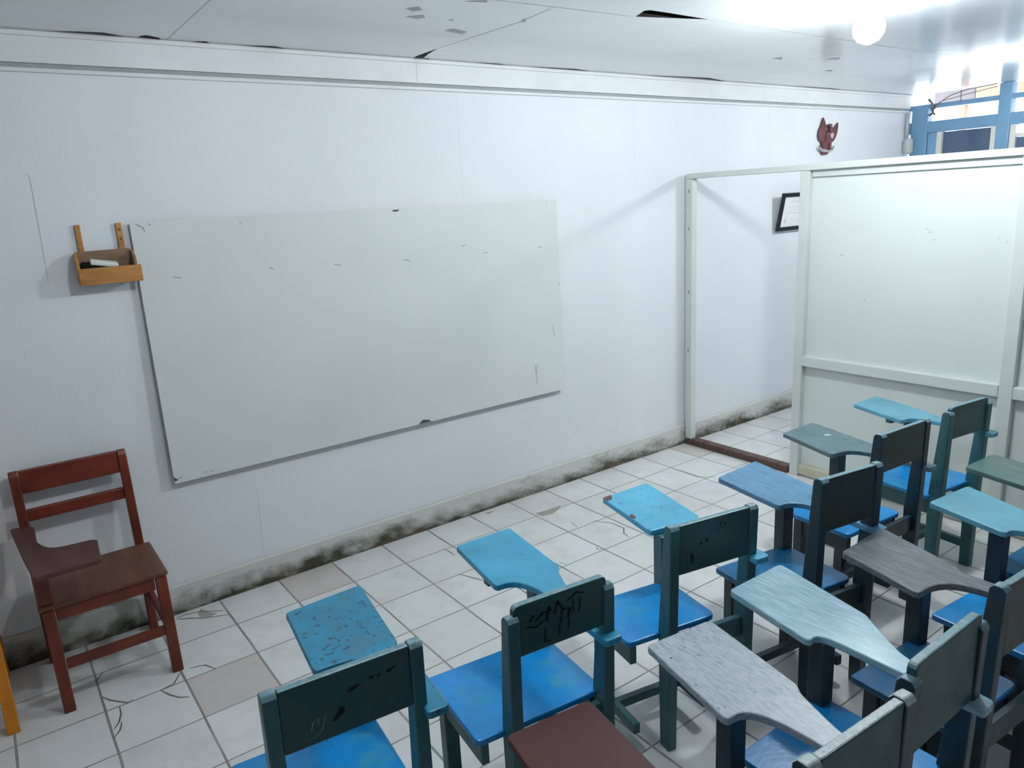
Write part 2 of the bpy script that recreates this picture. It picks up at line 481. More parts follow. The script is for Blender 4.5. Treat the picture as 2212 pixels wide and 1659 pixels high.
TM = {
    'speckled': tabmat('speckled_blue_tablet_paint', (0.022, 0.245, 0.410, 1), (0.055, 0.19, 0.28, 1), 0.5, (4, 4, 4), (0.014, 0.07, 0.11, 1), 0.57, 0.42, 48, 1.0),
    'sky': tabmat('sky_blue_tablet_paint', (0.040, 0.345, 0.560, 1), (0.055, 0.34, 0.50, 1), 0.4, (4, 2, 4), (0.03, 0.16, 0.24, 1), 0.2, 0.36, 60, 2.0),
    'bright': tabmat('bright_blue_chipped_tablet_paint', (0.080, 0.450, 0.680, 1), (0.09, 0.44, 0.62, 1), 0.4, (6, 2, 6), (0.025, 0.16, 0.26, 1), 0.5, 0.33, 75, 3.0),
    'medium': tabmat('rubbed_mid_blue_tablet_paint', (0.075, 0.255, 0.440, 1), (0.11, 0.25, 0.38, 1), 0.55, (30, 3, 30), None, 0, 0.28, 55, 4.0),
    'greygreen': tabmat('grey_green_tablet_paint', (0.085, 0.175, 0.20, 1), (0.15, 0.21, 0.22, 1), 0.5, (26, 4, 26), (0.42, 0.48, 0.48, 1), 0.1, 0.3, 22, 5.0),
    'pale': tabmat('pale_blue_tablet_paint', (0.130, 0.385, 0.500, 1), (0.16, 0.36, 0.45, 1), 0.4, (8, 2, 8), (0.04, 0.13, 0.19, 1), 0.2, 0.34, 50, 6.0),
    'silver': tabmat('worn_silvery_tablet_paint', (0.33, 0.41, 0.455, 1), (0.45, 0.49, 0.55, 1), 0.7, (60, 10, 60), (0.05, 0.09, 0.11, 1), 0.30, 0.27, 60, 7.0),
    'icy': tabmat('icy_blue_worn_tablet_paint', (0.27, 0.47, 0.57, 1), (0.37, 0.53, 0.62, 1), 0.66, (44, 3.5, 44), (0.03, 0.06, 0.09, 1), 0.12, 0.25, 60, 8.0),
    'purple': tabmat('rubbed_purple_grey_tablet', (0.130, 0.150, 0.170, 1), (0.18, 0.19, 0.21, 1), 0.5, (34, 3, 34), None, 0, 0.26, 50, 9.0),
    'moss': tabmat('mossy_grey_tablet_paint', (0.10, 0.185, 0.18, 1), (0.17, 0.22, 0.20, 1), 0.5, (14, 2, 14), None, 0, 0.36, 40, 10.0),
}

# ---------------------------------------------------------------- the room
XL, XR, YB, ZC = -2.6, 6.55, -6.6, 2.62

b = MB()
b.face([(XL, YB, 0), (XR + .1, YB, 0), (XR + .1, 0.05, 0), (XL, 0.05, 0)])
fz = lambda x, y: (x, y, 0.0008)
for c in CRACKS:
    b.stroke(c, 0.007, fz, 1)
for p in PATCHES:
    b.blot(p, lambda x, y: (x, y, 0.0006), 2)
struct(b.build('floor', [M['floor'], M['groutdark'], M['stain']]), 'white square floor tiles with dirty grout and cracks', 'floor')

b = MB()
b.box(XL, XR + .1, 0.0, 0.12, 0, 3.0)
wf = lambda x, z: (x, -0.0008, z)
b.stroke([(0.262, 0.505), (0.252, 0.148)], 0.003, wf, 1)
b.stroke([(-0.47, 2.078), (-0.452, 2.075), (-0.449, 2.05), (-0.452, 1.85), (-0.457, 1.64)], 0.003, wf, 1)
for x in (1.62, 2.99, 3.92, 4.45):
    b.stroke([(x, 2.46), (x + .004, 1.9)], 0.002, wf, 1)
struct(b.build('wall_front', [M['wall'], M['seam']]), 'white textured front wall behind the whiteboard', 'wall')
struct(MB().box(XL - .12, XL, YB, 0.12, 0, 3.0).build('wall_left', M['wall']))
struct(MB().box(XL - .12, XR + .1, YB - .12, YB, 0, 3.0).build('wall_back', M['darkwall']))

b = MB()
b.prism([(-0.002, 0.0), (-0.024, 0.0), (-0.020, 0.138), (-0.014, 0.145), (-0.002, 0.145)], XL, XR, 'x')
struct(b.build('baseboard_front', M['base']), 'grey mould-stained plinth along the front wall', 'baseboard')

# ceiling: boards with torn gaps, dark roof space above
LENS = [(-0.32, 0.02, 0.065), (0.24, 0.34, 0.045), (0.44, 0.70, 0.05), (1.68, 2.0, 0.035), (2.05, 2.66, 0.05),
        (3.02, 3.95, 0.085), (4.6, 5.5, 0.05)]
bm = bmesh.new()


def loop(pts, z=ZC):
    vs = [bm.verts.new((x, y, z)) for x, y in pts]
    return [bm.edges.new((vs[i], vs[(i + 1) % len(vs)])) for i in range(len(vs))]


edges = loop([(XL, YB), (XR + .1, YB), (XR + .1, -0.001), (XL, -0.001)])
holes = [HOLES[0], [(1.36, -0.008), (1.342, -0.094), (1.35, -0.28), (1.376, -0.144), (1.406, -0.04), (1.45, -0.042), (1.44, -0.01)]]
for a, c, h in LENS:
    holes.append([(a, -0.012), (a + (c - a) * .35, -0.012 - h * .7), (a + (c - a) * .65, -0.012 - h), (c, -0.012)])
holes.append([(0.035, -0.014), (0.04, -0.07), (0.06, -0.09), (0.11, -0.06), (0.135, -0.014)])
for h in holes:
    edges += loop(h)
bmesh.ops.triangle_fill(bm, edges=edges, use_beauty=True, use_dissolve=False)
for f in bm.faces:
    if f.normal.z > 0:
        f.normal_flip()
b = MB()
b.bm.free()
b.bm = bm
b.box(XL - .1, XR + .2, YB - .1, 0.15, 3.0, 3.05, 1)
cf = lambda x, y: (x, y, ZC - 0.0008)
for p in CST:
    b.blot(p, cf, 2)
for s in ([(XL, -1.14), (1.1, -1.142), (1.80, -1.17)], [(2.19, -1.27), (3.7, -1.25), (6.5, -1.25)], [(1.35, -0.28), (1.402, -0.9), (1.38, -1.15)],
          [(3.72, -0.02), (3.70, -1.25)], [(4.72, -0.02), (4.72, -1.25)], [(0.15, -0.02), (0.15, -1.14)], [(5.9, -0.02), (5.9, -1.25)],
          [(2.55, -1.25), (2.55, -3.6)], [(4.72, -0.352), (5.0, -0.884)]):
    b.stroke(s, 0.004, cf, 2)
me_c = b
bm_keep = b.bm
me = bpy.data.meshes.new('ceiling')
bm_keep.to_mesh(me)
bm_keep.free()
for m in (M['ceiling'], M['void'], M['cstain']):
    me.materials.append(m)
o = bpy.data.objects.new('ceiling', me)
COL.objects.link(o)
struct(o, 'glossy white board ceiling with torn dark gaps', 'ceiling')

# cornice: flat board band, two battens and a thin cover strip
b = MB()
b.box(XL, XR, -0.024, 0, 2.50, 2.6195)
for x in (1.37, 3.74, 4.35, 4.62, 6.05):
    b.stroke([(x, 2.502), (x, 2.60)], 0.003, lambda x, z: (x, -0.0248, z), 1)
struct(b.build('trim_1', [M['trim'], M['seam']]), 'flat white cornice board under the ceiling', 'cornice')
struct(MB().box(XL, XR, -0.036, -0.0245, 2.598, 2.616).build('trim_2', M['trim'], None, 0.003), 'thin white cover strip at the ceiling edge', 'trim')
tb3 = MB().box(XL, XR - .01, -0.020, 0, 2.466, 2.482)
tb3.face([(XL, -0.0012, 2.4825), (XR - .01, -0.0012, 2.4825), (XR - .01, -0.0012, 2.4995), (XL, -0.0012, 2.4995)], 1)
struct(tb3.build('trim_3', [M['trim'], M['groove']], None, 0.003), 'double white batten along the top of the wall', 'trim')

# right-hand window wall (beyond the partition)
w = thing('window_1', 'blue timber clerestory window wall beyond the partition', 'window')
struct(w)
X0, X1 = XR, XR + 0.09
f = MB()
f.box(X0, X1, -0.185, -0.04, 0, 2.515)
f.box(X0 + .02, X1, -0.265, -0.186, 0, 2.275)
f.build('frame', M['bluewin'], w, 0.006)
for k in range(6):
    y = -0.857 - 0.70 * k
    MB().box(X0, X1, y, y + 0.10, 0, ZC - .002).build('post', M['bluewin'], w, 0.006)
MB().box(X0 + .01, X1, -6.5, -0.0, 2.482, 2.522).build('transom', M['bluewin'], w, 0.004)
MB().box(X0 + .01, X1, -6.5, -0.0, 2.275, 2.372).build('transom', M['bluewin'], w, 0.004)
MB().box(X0, X1, -6.5, -0.0, 0, 0.9).build('lower_wall', M['wall'], w)
for k in range(6):
    y1, y0 = (-0.265 if k == 0 else -0.857 - 0.70 * (k - 1)), -0.757 - 0.70 * k
    s = MB()
    s.box(X0 + .015, X1 - .01, y1 - .048, y1 - .002, 0.9, 2.275)
    s.box(X0 + .015, X1 - .01, y0 + .002, y0 + .045, 0.9, 2.275)
    if k:
        s.box(X0 + .015, X1 - .01, y0 + .046, y1 - .049, 2.17, 2.20)
    sh = s.build('sash', M['cream'], w, 0.003)
    g = G('dark_window_pane')
    g.color((0.075, 0.115, 0.19, 1))
    MB().box(X0 + .045, X0 + .05, y0 + .046, y1 - .049, 0.9, 2.27 if k == 0 else 2.168).build('pane', g.rough(0.12, 0.5), sh)

# what stands outside the clerestory
v = thing('veranda', 'sunlit peach veranda beam and post outside the window', 'building', (8.6, 0, 0))
MB().box(-0.05, 0.10, -6.0, 0.28, 2.655, 3.5).build('beam', M['orange_ext'], v, 0.01)
MB().box(-0.04, 0.10, 0.285, 0.72, 2.66, 3.4).build('fascia', M['grey_ext'], v, 0.01)
MB().box(-0.03, 0.06, 0.385, 0.455, 0, 2.659).build('post', M['orange_ext'], v, 0.01)
MB().box(-0.6, 2.0, -6.0, 1.5, -0.06, 0.0).build('ground_slab', M['grey_ext'], v)

# loose cables at the clerestory
b = MB()
b.tube([(6.52, -0.22, 2.47), (6.52, -0.27, 2.51), (6.52, -0.38, 2.57), (6.52, -0.52, 2.60), (6.52, -0.75, 2.612)], 0.004)
b.tube([(6.52, -0.22, 2.46), (6.52, -0.31, 2.53), (6.52, -0.47, 2.555), (6.52, -0.75, 2.59)], 0.003)
b.tube([(6.52, -0.47, 2.50), (6.52, -0.465, 2.60)], 0.004)
b.tube([(6.51, -0.20, 2.56), (6.51, -0.25, 2.50), (6.515, -0.245, 2.44), (6.515, -0.21, 2.42)], 0.011)
b.tube([(6.51, -0.28, 2.50), (6.515, -0.235, 2.46), (6.515, -0.26, 2.42)], 0.011)
tag(b.build('cable', M['cable'], None, smooth=True), 'loose grey electric cables looping across the top of the blue window', 'cable')
t = thing('conduit', 'grey pipe and round junction box in the corner beside the blue post', 'pipe', (6.495, -0.032, 0))
MB().tube([(0, 0, 2.24), (0, 0, 2.465)], 0.014, 10).build('pipe', M['conduit'], t, smooth=True)
MB().lathe([(0.03, 2.10), (0.042, 2.115), (0.042, 2.215), (0.03, 2.235)], -0.01, -0.026, 18).build('junction_box', M['conduit'], t, smooth=True)

# ---------------------------------------------------------------- partition
p = thing('partition', 'off-white panelled plywood partition with an open doorway at the wall', 'partition', (3.5, 0, 0))
PM_ = M['partition']
b = MB().box(-0.028, 0.028, -0.082, -0.030, 0.0, 1.955)
for z in (1.86, 1.60, 1.15, 0.72):
    b.blot([(-0.0286, -0.058, z) , (-0.0286, -0.052, z), (-0.0286, -0.052, z + .025), (-0.0286, -0.058, z + .02)], lambda *q: q, 1)
b.build('wall_post', [PM_, M['sill']], p, 0.003)
MB().box(-0.03, 0.03, -4.75, -0.031, 1.955, 1.992).build('top_rail', PM_, p, 0.004)
MB().box(-0.004, 0.03, -4.75, -0.99, 1.915, 1.954).build('top_batten', PM_, p, 0.003)
MB().box(-0.028, 0.03, -0.985, -0.925, 0.0, 1.954).build('door_jamb', PM_, p, 0.004)
for y in (-2.185, -3.40, -4.62):
    MB().box(-0.03, 0.03, y, y + .066, 0.0, 1.954).build('stud', PM_, p, 0.004)
prev = -0.986
for y in (-2.185, -3.40, -4.62):
    y1, y0 = prev, y + .067
    MB().box(-0.03, 0.025, y0, y1, 0.748, 0.812).build('mid_rail', PM_, p, 0.004)
    MB().box(-0.024, 0.025, y0, y1, 0.014, 0.075).build('bottom_rail', M['bottomrail'], p, 0.004)
    bb = MB().box(0.012, 0.022, y0, y1, 0.812, 1.9145)
    if prev == -0.986:
        for q in PMARK:
            bb.stroke(q, 0.006, lambda y_, z_: (0.0114, y_, z_), 1)
    bb.build('upper_panel', [M['panel'], M['mark']], p)
    MB().box(0.012, 0.022, y0, y1, 0.076, 0.748).build('lower_panel', M['panel'], p)
    prev = y - .001
MB().box(-0.035, 0.035, -0.915, -0.035, 0.0, 0.048).build('threshold', M['sill'], p, 0.006)

# ---------------------------------------------------------------- things on the front wall
# whiteboard, leaning a little off the wall at its foot
W0, H0 = 2.402, 1.204
t = thing('whiteboard', 'large blank grey-white whiteboard with chipped edges on the wall', 'whiteboard', (-0.1174, -0.036, 0.6615))
t.rotation_euler = (math.radians(-0.95), 0, 0)
b = MB().box(0.004, W0 - .004, -0.001, 0.014, 0.004, H0 - .004)
b.build('backing_board', M['edge'], t)
b = MB().prism(fillet([(0, 0, .012), (W0, 0, .012), (W0, H0, .008), (0, H0, .008)]), -0.006, -0.0012, 'y')
tofn = lambda x, z: (x + 0.1174, -0.0066, z - 0.6615)
for q in WBM:
    b.stroke(q, 0.008 if len(q) < 4 else 0.006, tofn, 1)
for q in WBC:
    b.blot([(x + 0.1174, -0.0068, min(max(z - 0.6615, 0.001), H0 - .001)) for x, z in q] if False else
           [(max(x, -0.117), z) for x, z in q], lambda x, z: (x + 0.1174, -0.0068, min(max(z - 0.6615, 0.001), H0 - .001)), 2)
b.build('writing_surface', [M['board'], M['mark'], M['edge']], t)

# wooden eraser tray
t = thing('wooden_tray', 'small pale wooden tray box on two straps beside the whiteboard', 'tray', (-0.352, -0.0015, 1.622))
MB().box(0.026, 0.046, -0.013, 0.0, 0.06, 0.247).build('strap', M['pine'], t, 0.002)
b = MB().box(0.181, 0.204, -0.013, 0.0, 0.06, 0.247)
for z in (0.175, 0.215):
    b.lathe([(0.004, 0), (0.004, 0.0005)], 0.0, 0.0, 8, 1) if False else b.blot([(0.189, -0.0136, z), (0.196, -0.0136, z), (0.196, -0.0136, z + .008), (0.189, -0.0136, z + .008)], lambda *q: q, 1)
b.build('strap', [M['pine'], M['hole']], t, 0.002)
MB().prism([(0.001, 0.0), (0.226, 0.0), (0.226, 0.128), (0.215, 0.138), (0.01, 0.136), (0.001, 0.126)], -0.024, -0.0135, 'y').build('back_board', M['pinedark'], t, 0.002)
MB().box(0.012, 0.218, -0.082, -0.0245, 0.002, 0.012).build('base_board', M['pinedark'], t)
side = [(-0.024, 0.0), (-0.024, 0.126), (-0.034, 0.132), (-0.070, 0.10), (-0.082, 0.068), (-0.082, 0.0)]
MB().prism(side, 0.0, 0.0115, 'x').build('side_board', M['pine'], t, 0.002)
MB().prism(side, 0.2185, 0.230, 'x').build('side_board', M['pinedark'], t, 0.002)
MB().box(0.0, 0.242, -0.094, -0.0825, -0.002, 0.068).build('front_board', M['pine'], t, 0.003)
t = thing('board_eraser', 'white-backed black eraser lying in the wooden tray', 'eraser', (-0.262, -0.052, 1.665))
t.rotation_euler = (math.radians(14), math.radians(11), 0)
MB().box(-0.075, 0.075, -0.02, 0.02, 0.0, 0.035).build('felt', M['black'], t, 0.003)
o = MB().box(-0.045, 0.06, -0.021, 0.021, 0.0355, 0.052).build('handle', M['eraserw'], t, 0.004)

# carved eagle emblem
t = thing('eagle_emblem', 'small carved red-brown eagle emblem high on the wall above the partition', 'emblem')
for nm, key, y0, y1, mt in (('wing', 'wl', -0.020, -0.004, 'garuda'), ('wing', 'wr', -0.020, -0.004, 'garuda'), ('body', 'body', -0.030, -0.002, 'garuda'),
                            ('head', 'head', -0.036, -0.006, 'garuda'), ('shield', 'shield', -0.038, -0.030, 'garudapale'),
                            ('ribbon', 'rib', -0.034, -0.018, 'ribbon'), ('tail', 'tail', -0.026, -0.004, 'garuda')):
    b = MB().prism(GAR[key], y0, y1, 'y')
    if nm == 'wing':                     # feather ridges
        pts = GAR[key]
        tip = max(pts, key=lambda q: q[1])
        low = sorted(pts, key=lambda q: q[1])[:5]
        for q in low:
            m = ((tip[0] * .35 + q[0] * .65), (tip[1] * .35 + q[1] * .65))
            b.stroke([(tip[0] * .75 + m[0] * .25, tip[1] * .75 + m[1] * .25), m], 0.006, lambda x, z: (x, y0 - .0012, z), 0)
    b.build(nm, M[mt], t, 0.003)

# framed certificate, tipped forward at the top
t = thing('certificate', 'black-framed white certificate hanging behind the partition doorway', 'picture frame', (4.545, -0.022, 1.525))
t.rotation_euler = (math.radians(10.5), 0, 0)
FW, FH = 0.42, 0.298
b = MB()
for x0, x1, z0, z1 in ((0, FW, 0, .03), (0, FW, FH - .03, FH), (0, .03, .03, FH - .03), (FW - .03, FW, .03, FH - .03)):
    b.box(x0, x1, -0.018, 0.004, z0, z1)
b.build('frame', M['frame'], t, 0.003)
b = MB().box(.028, FW - .028, -0.006, 0.0, .028, FH - .028)
pf = lambda x, z: (x, -0.0066, z)
for z, a, c in ((.235, .12, .30), (.222, .15, .27), (.185, .11, .31), (.165, .14, .28), (.14, .10, .32), (.09, .16, .20), (.075, .25, .33)):
    b.stroke([(a, z), (c, z)], 0.005, pf, 1)
b.blot([(.085, .06), (.10, .06), (.103, .095), (.088, .10)], pf, 1)
b.build('certificate_paper', [M['paper'], M['print']], t)

# ---------------------------------------------------------------- lamps
def lamp(x, y, zb, power, label):
    t = thing('light_bulb', label, 'lamp', (x, y, 0), 0, 'bare bulbs on the ceiling')
    MB().lathe([(0.05, ZC - .001), (0.05, ZC - .012), (0.024, ZC - .02), (0.022, ZC - .040)], 0, 0, 16).build('socket', M['socket'], t, smooth=False)
    em = bpy.data.materials.new('lit_bulb_glass')
    em.use_nodes = True
    em.node_tree.nodes.clear()
    e = em.node_tree.nodes.new('ShaderNodeEmission')
    out = em.node_tree.nodes.new('ShaderNodeOutputMaterial')
    e.inputs[0].default_value = (0.90, 0.965, 1.0, 1)
    e.inputs[1].default_value = power
    em.node_tree.links.new(e.outputs[0], out.inputs[0])
    z0 = ZC - .0405
    prof = [(0.018, z0), (0.024, z0 - .02), (0.045, z0 - .045), (0.060, z0 - .075), (0.063, z0 - .095), (0.058, z0 - .122), (0.04, z0 - .146), (0.012, z0 - .158)]
    MB().lathe(prof, 0, 0, 16).build('bulb', em, t, smooth=True)


lamp(2.45, -1.88, 2.44, LAMP_POWER['near'], 'glowing white bulb on the ceiling in front of the partition')
lamp(5.0, -1.68, 2.44, LAMP_POWER['far'], 'glowing white bulb on the ceiling behind the partition')
lamp(0.35, -1.95, 2.44, LAMP_POWER['left'], 'glowing white bulb on the ceiling near the camera')


# ---------------------------------------------------------------- chairs
def tablet_outline(fl, fr, rs, nl, w, ao):
    xi, xo = w / 2 - .060 + ao, w / 2 + ao
    pts = [(fl[0], fl[1], .022), (fr[0], fr[1], .022), (rs[0], rs[1], .010), (rs[0] - .022, rs[1] - .028, .012)]
    xm = max(xo, min(rs[0] - .04, xo + .008))
    pts += [(xm, rs[1] - .17, .05), (xo, -.028, .02), (xi, -.028, .01)]
    out = fillet(pts)
    # drop the first-corner roundings against the closing curve: inner arc back to the near-left corner
    arc = bez((xi, nl[1] - .21), (xi, nl[1] - .05), (max(xi - .03, nl[0] + .06), nl[1] + .012), (nl[0] + .012, nl[1] + .002), 14)
    return out + arc + [(nl[0] + .004, nl[1] + .004), (nl[0], nl[1] + .018)]


def lighten_top(mb, z, mi):  # paler material on top faces: wear and painted-in top light
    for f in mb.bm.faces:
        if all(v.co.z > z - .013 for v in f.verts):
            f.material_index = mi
    return mb


def tablet_chair(label, backL, backR, hb, seat, tab, zt=0.66, tabm='sky', seatm='seat_blue', frm='frame_teal', bkm='back_teal',
                 panel_z=0.66, panel_up=0.0, hs=0.44, marks=None, tmarks=None, cleat=False, tab_is=None, ao=.030, edge='rubbed'):
    ox, oy = (backL[0] + backR[0]) / 2, (backL[1] + backR[1]) / 2
    dx, dy = backR[0] - backL[0], backR[1] - backL[1]
    w = math.hypot(dx, dy)
    a = math.atan2(dy, dx)
    ca, sa = math.cos(a), math.sin(a)
    loc = lambda p: ((p[0] - ox) * ca + (p[1] - oy) * sa, -(p[0] - ox) * sa + (p[1] - oy) * ca)
    t = thing('tablet_chair', label, 'chair', (ox, oy, 0), a, 'blue wooden school chairs with a writing tablet')
    F = M[frm]
    x0, x1, yf = seat
    fl_, fr_ = loc((x0, yf)), loc((x1, yf))
    sx0, sx1, sy1 = fl_[0], fr_[0], (fl_[1] + fr_[1]) / 2
    px = [-w / 2, w / 2]
    # rear legs run up into back posts
    prof = [(0.018, 0), (0.066, 0), (0.074, hs), (0.040, hb - .012), (0.030, hb), (0.008, hb), (0.0, hb - .012), (0.010, hs)]
    for sgn in (0, 1):
        xa = px[0] if sgn == 0 else px[1] - .036
        lighten_top(MB().prism(prof, xa, xa + .036, 'x'), hb, 1).build('leg', [F, M[edge]], t, 0.004)
    # front legs
    for xa in (sx0 + .012, sx1 - .058):
        MB().box(xa, xa + .046, sy1 - .085, sy1 - .039, 0, hs - .022).build('leg', F, t, 0.004)
    # seat
    y0 = 0.060
    b = MB().prism(fillet([(sx0, y0, .02), (sx1, y0, .03), (sx1, sy1, .015), (sx0, sy1, .015)]), hs - .021, hs)
    b.build('seat', M[seatm], t, 0.005)
    # aprons
    MB().box(sx0 + .0585, sx1 - .0585, sy1 - .070, sy1 - .046, hs - .095, hs - .0215).build('apron', F, t, 0.002)
    for xa in (sx0 + .018, sx1 - .042):
        MB().box(xa, xa + .024, 0.0745, sy1 - .0855, hs - .095, hs - .0215).build('apron', F, t, 0.002)
    MB().box(px[0] + .0365, px[1] - .0365, 0.03, 0.052, hs - .095, hs - .0215).build('apron', F, t, 0.002)
    # stretchers
    for xa in (sx0 + .022, sx1 - .048):
        MB().box(xa, xa + .026, 0.067, sy1 - .0855, 0.075, 0.115).build('stretcher', F, t, 0.003)
    MB().box(sx0 + .049, sx1 - .049, (sy1 + .05) / 2, (sy1 + .05) / 2 + .028, 0.08, 0.112).build('stretcher', F, t, 0.003)
    # back panel
    zt1 = hb - .002 + panel_up
    xa, xb = px[0] + .0362, px[1] - .0362
    b = MB()
    if panel_up > 0:
        xa, xb = px[0] + .022, px[1] - .022
        b.prism(fillet([(xa, panel_z, 0), (xb, panel_z, 0), (xb, zt1, .02), (xa, zt1, .02)]), 0.009, 0.031, 'y')
        yy = 0.009
    else:
        b.prism([(xa, panel_z), (xb, panel_z), (xb, zt1), (xa, zt1)], 0.005, 0.027, 'y')
        yy = 0.005
    bw, bh = xb - xa, zt1 - panel_z
    lighten_top(b, zt1, 3)
    fb = lambda u, v: (xa + u * bw, yy - .0009, panel_z + v * bh)
    for kind, wd_, pts in (marks or []):
        mi = {'ink': 1, 'pale': 2}[kind]
        b.stroke([(p[0], p[1]) for p in pts], wd_, fb, mi)
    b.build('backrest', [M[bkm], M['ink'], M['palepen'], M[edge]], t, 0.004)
    # support rising from the front right corner
    xs = sx1 - .05
    MB().box(xs, sx1 + .002, sy1 - .038, sy1 + .014, hs - .10, zt - .0225).build('tablet_support', F, t, 0.004)
    # writing tablet with its arm
    q = [loc(p) for p in tab]
    outl = tablet_outline(q[0], q[1], q[2], q[3], w, ao)
    b = MB().prism(outl, zt - .022, zt)
    def ft(u, v):                          # u across from the left edge, v from the front edge back
        f0 = Vector(q[0]) * (1 - u) + Vector(q[1]) * u
        f1 = Vector(q[3]) * (1 - u) + Vector(q[2]) * u
        r_ = f0 * (1 - v) + f1 * v
        return (r_.x, r_.y, zt + .0007)
    for kind, wd_, pts in (tmarks or []):
        mi = {'ink': 1, 'white': 2, 'bare': 3, 'soft': 4}[kind]
        if wd_ == 0:
            b.blot(pts, ft, mi)
        else:
            b.stroke(pts, wd_, ft, mi)
    tb = b.build('writing_tablet', [tab_is or TM[tabm], M['ink'], M['whitepen'], M['bare'], M['softink']], t, 0.004)
    tb['label'] = 'writing tablet with arm'
    if cleat:
        c = (Vector(q[3]) * .72 + Vector(q[0]) * .28)
        MB().box(c.x + .004, c.x + .10, c.y - .02, c.y + .012, zt - .04, zt - .0225).build('cleat', F, tb, 0.002)
    return t


INKB = [('ink', .05, [(.16, .62), (.20, .74)]), ('ink', .05, [(.22, .60), (.30, .72), (.38, .70)]), ('ink', .06, [(.33, .52), (.36, .80)]),
        ('ink', .05, [(.36, .80), (.42, .60), (.45, .84)]), ('ink', .05, [(.45, .84), (.52, .62)]), ('ink', .05, [(.12, .55), (.22, .48), (.30, .56)]),
        ('ink', .04, [(.48, .40), (.50, .66)]), ('ink', .04, [(.50, .66), (.58, .62), (.56, .44)]), ('ink', .04, [(.62, .52), (.62, .78)]),
        ('ink', .05, [(.55, .78), (.66, .88), (.74, .82)]), ('ink', .035, [(.30, .14), (.32, .40)]), ('ink', .035, [(.30, .14), (.38, .12)]), ('ink', .035, [(.68, .50), (.70, .76)]),
        ('ink', .035, [(.46, .18), (.47, .40)]), ('ink', .035, [(.56, .20), (.57, .42)])]
tablet_chair('blue chair with a black-speckled square tablet, leftmost of the front row', (-.378, -2.166), (.008, -2.206), .84, (-.40, .0, -1.83),
             [(-.123, -1.529), (.140, -1.522), (.081, -1.898), (-.164, -1.884)], ao=.048, tabm='speckled', panel_z=.672,
             marks=[('ink', .06, [(.50, .63), (.54, .66), (.58, .69)]), ('ink', .07, [(.68, .70), (.69, .75)]), ('ink', .04, [(.73, .69), (.75, .73)]),
                    ('ink', .07, [(.82, .70), (.83, .76)]), ('ink', .04, [(.84, .74), (.88, .77)]), ('pale', .014, [(.20, .22), (.22, .36), (.26, .40), (.26, .30)]),
                    ('pale', .012, [(.14, .14), (.22, .12), (.28, .20), (.32, .42)]), ('ink', .06, [(.37, .26), (.43, .36), (.44, .44)])])
tablet_chair('blue chair with a sky-blue tablet bearing boxed letters, second of the front row', (.242, -2.234), (.586, -2.274), .81, (.20, .63, -1.85),
             [(.526, -1.498), (.769, -1.503), (.715, -1.867), (.473, -1.838)], ao=.006, tabm='sky', panel_z=.685, panel_up=.03, cleat=True, marks=INKB,
             tmarks=[('soft', .0035, [(.07, .16), (.27, .155), (.27, .28), (.07, .285), (.07, .16)]),
                     ('soft', .004, [(.13, .18), (.09, .18), (.09, .265), (.13, .265)]), ('soft', .004, [(.09, .22), (.125, .22)]),
                     ('soft', .004, [(.15, .265), (.15, .18), (.185, .185), (.185, .22), (.15, .225), (.185, .265)]),
                     ('soft', .004, [(.25, .185), (.21, .18), (.20, .22), (.21, .265), (.25, .26), (.25, .225), (.23, .225)]),
                     ('white', .0028, [(.37, .12), (.39, .24)]), ('white', .0028, [(.43, .10), (.45, .23)]), ('white', .0028, [(.49, .08), (.51, .22)]), ('white', .0028, [(.33, .20), (.36, .25)]),
                     ('ink', .007, [(.28, .49), (.32, .53)]), ('soft', .004, [(.36, .46), (.385, .50)]), ('soft', .004, [(.41, .45), (.43, .49), (.46, .44)]),
                     ('soft', .005, [(.49, .47), (.51, .40), (.545, .42)]), ('ink', .009, [(.70, .56), (.74, .62)]), ('ink', .006, [(.61, .64), (.65, .66)]),
                     ('ink', .006, [(.66, .0), (.67, .06)])])
tablet_chair('blue chair with a bright tablet chipped at its brown corner, third of the front row', (.916, -2.186), (1.27, -2.256), .84, (.85, 1.22, -1.86),
             [(1.216, -1.535), (1.477, -1.543), (1.374, -1.911), (1.134, -1.89)], tabm='bright', panel_z=.665,
             marks=[('ink', .06, [(.28, .52), (.31, .56)]), ('ink', .07, [(.38, .55), (.38, .61)]), ('ink', .05, [(.17, .18), (.18, .30), (.16, .40)]),
                    ('ink', .02, [(.56, .72), (.58, .86), (.66, .80), (.60, .74)])],
             tmarks=[('bare', 0, [(0.02, 0.01), (.20, .005), (.16, .08), (.10, .12), (.02, .10)]), ('bare', 0, [(.01, .58), (.09, .55), (.10, .63), (.05, .67), (.01, .66)]),
                     ('soft', .003, [(.16, .98), (.24, .82), (.25, .74)]), ('ink', .006, [(.14, .53), (.15, .60)]), ('ink', .005, [(.44, .40), (.48, .43)]),
                     ('ink', .005, [(.62, .22), (.65, .24)]), ('soft', .004, [(.5, .7), (.52, .76)]), ('soft', .004, [(.7, .7), (.72, .8)])])
tablet_chair('blue chair with a plain mid-blue tablet and grimy back, fourth of the front row', (1.47, -2.36), (1.775, -2.41), .90, (1.41, 1.79, -1.99),
             [(1.731, -1.713), (2.023, -1.698), (1.923, -2.099), (1.664, -2.068)], ao=.012, tabm='medium', seatm='seat_dark', frm='frame_dark', bkm='back_dark', panel_z=.70)
tablet_chair('blue chair with a grey-green tablet and dark back, fifth of the front row', (2.14, -2.212), (2.496, -2.238), .87, (2.07, 2.45, -1.84),
             [(2.443, -1.547), (2.71, -1.549), (2.595, -1.948), (2.335, -1.892)], tabm='greygreen', frm='frame_dark', bkm='back_dark', panel_z=.70,
             tmarks=[('white', 0, [(.60, .44), (.66, .40), (.74, .44), (.70, .50)])])
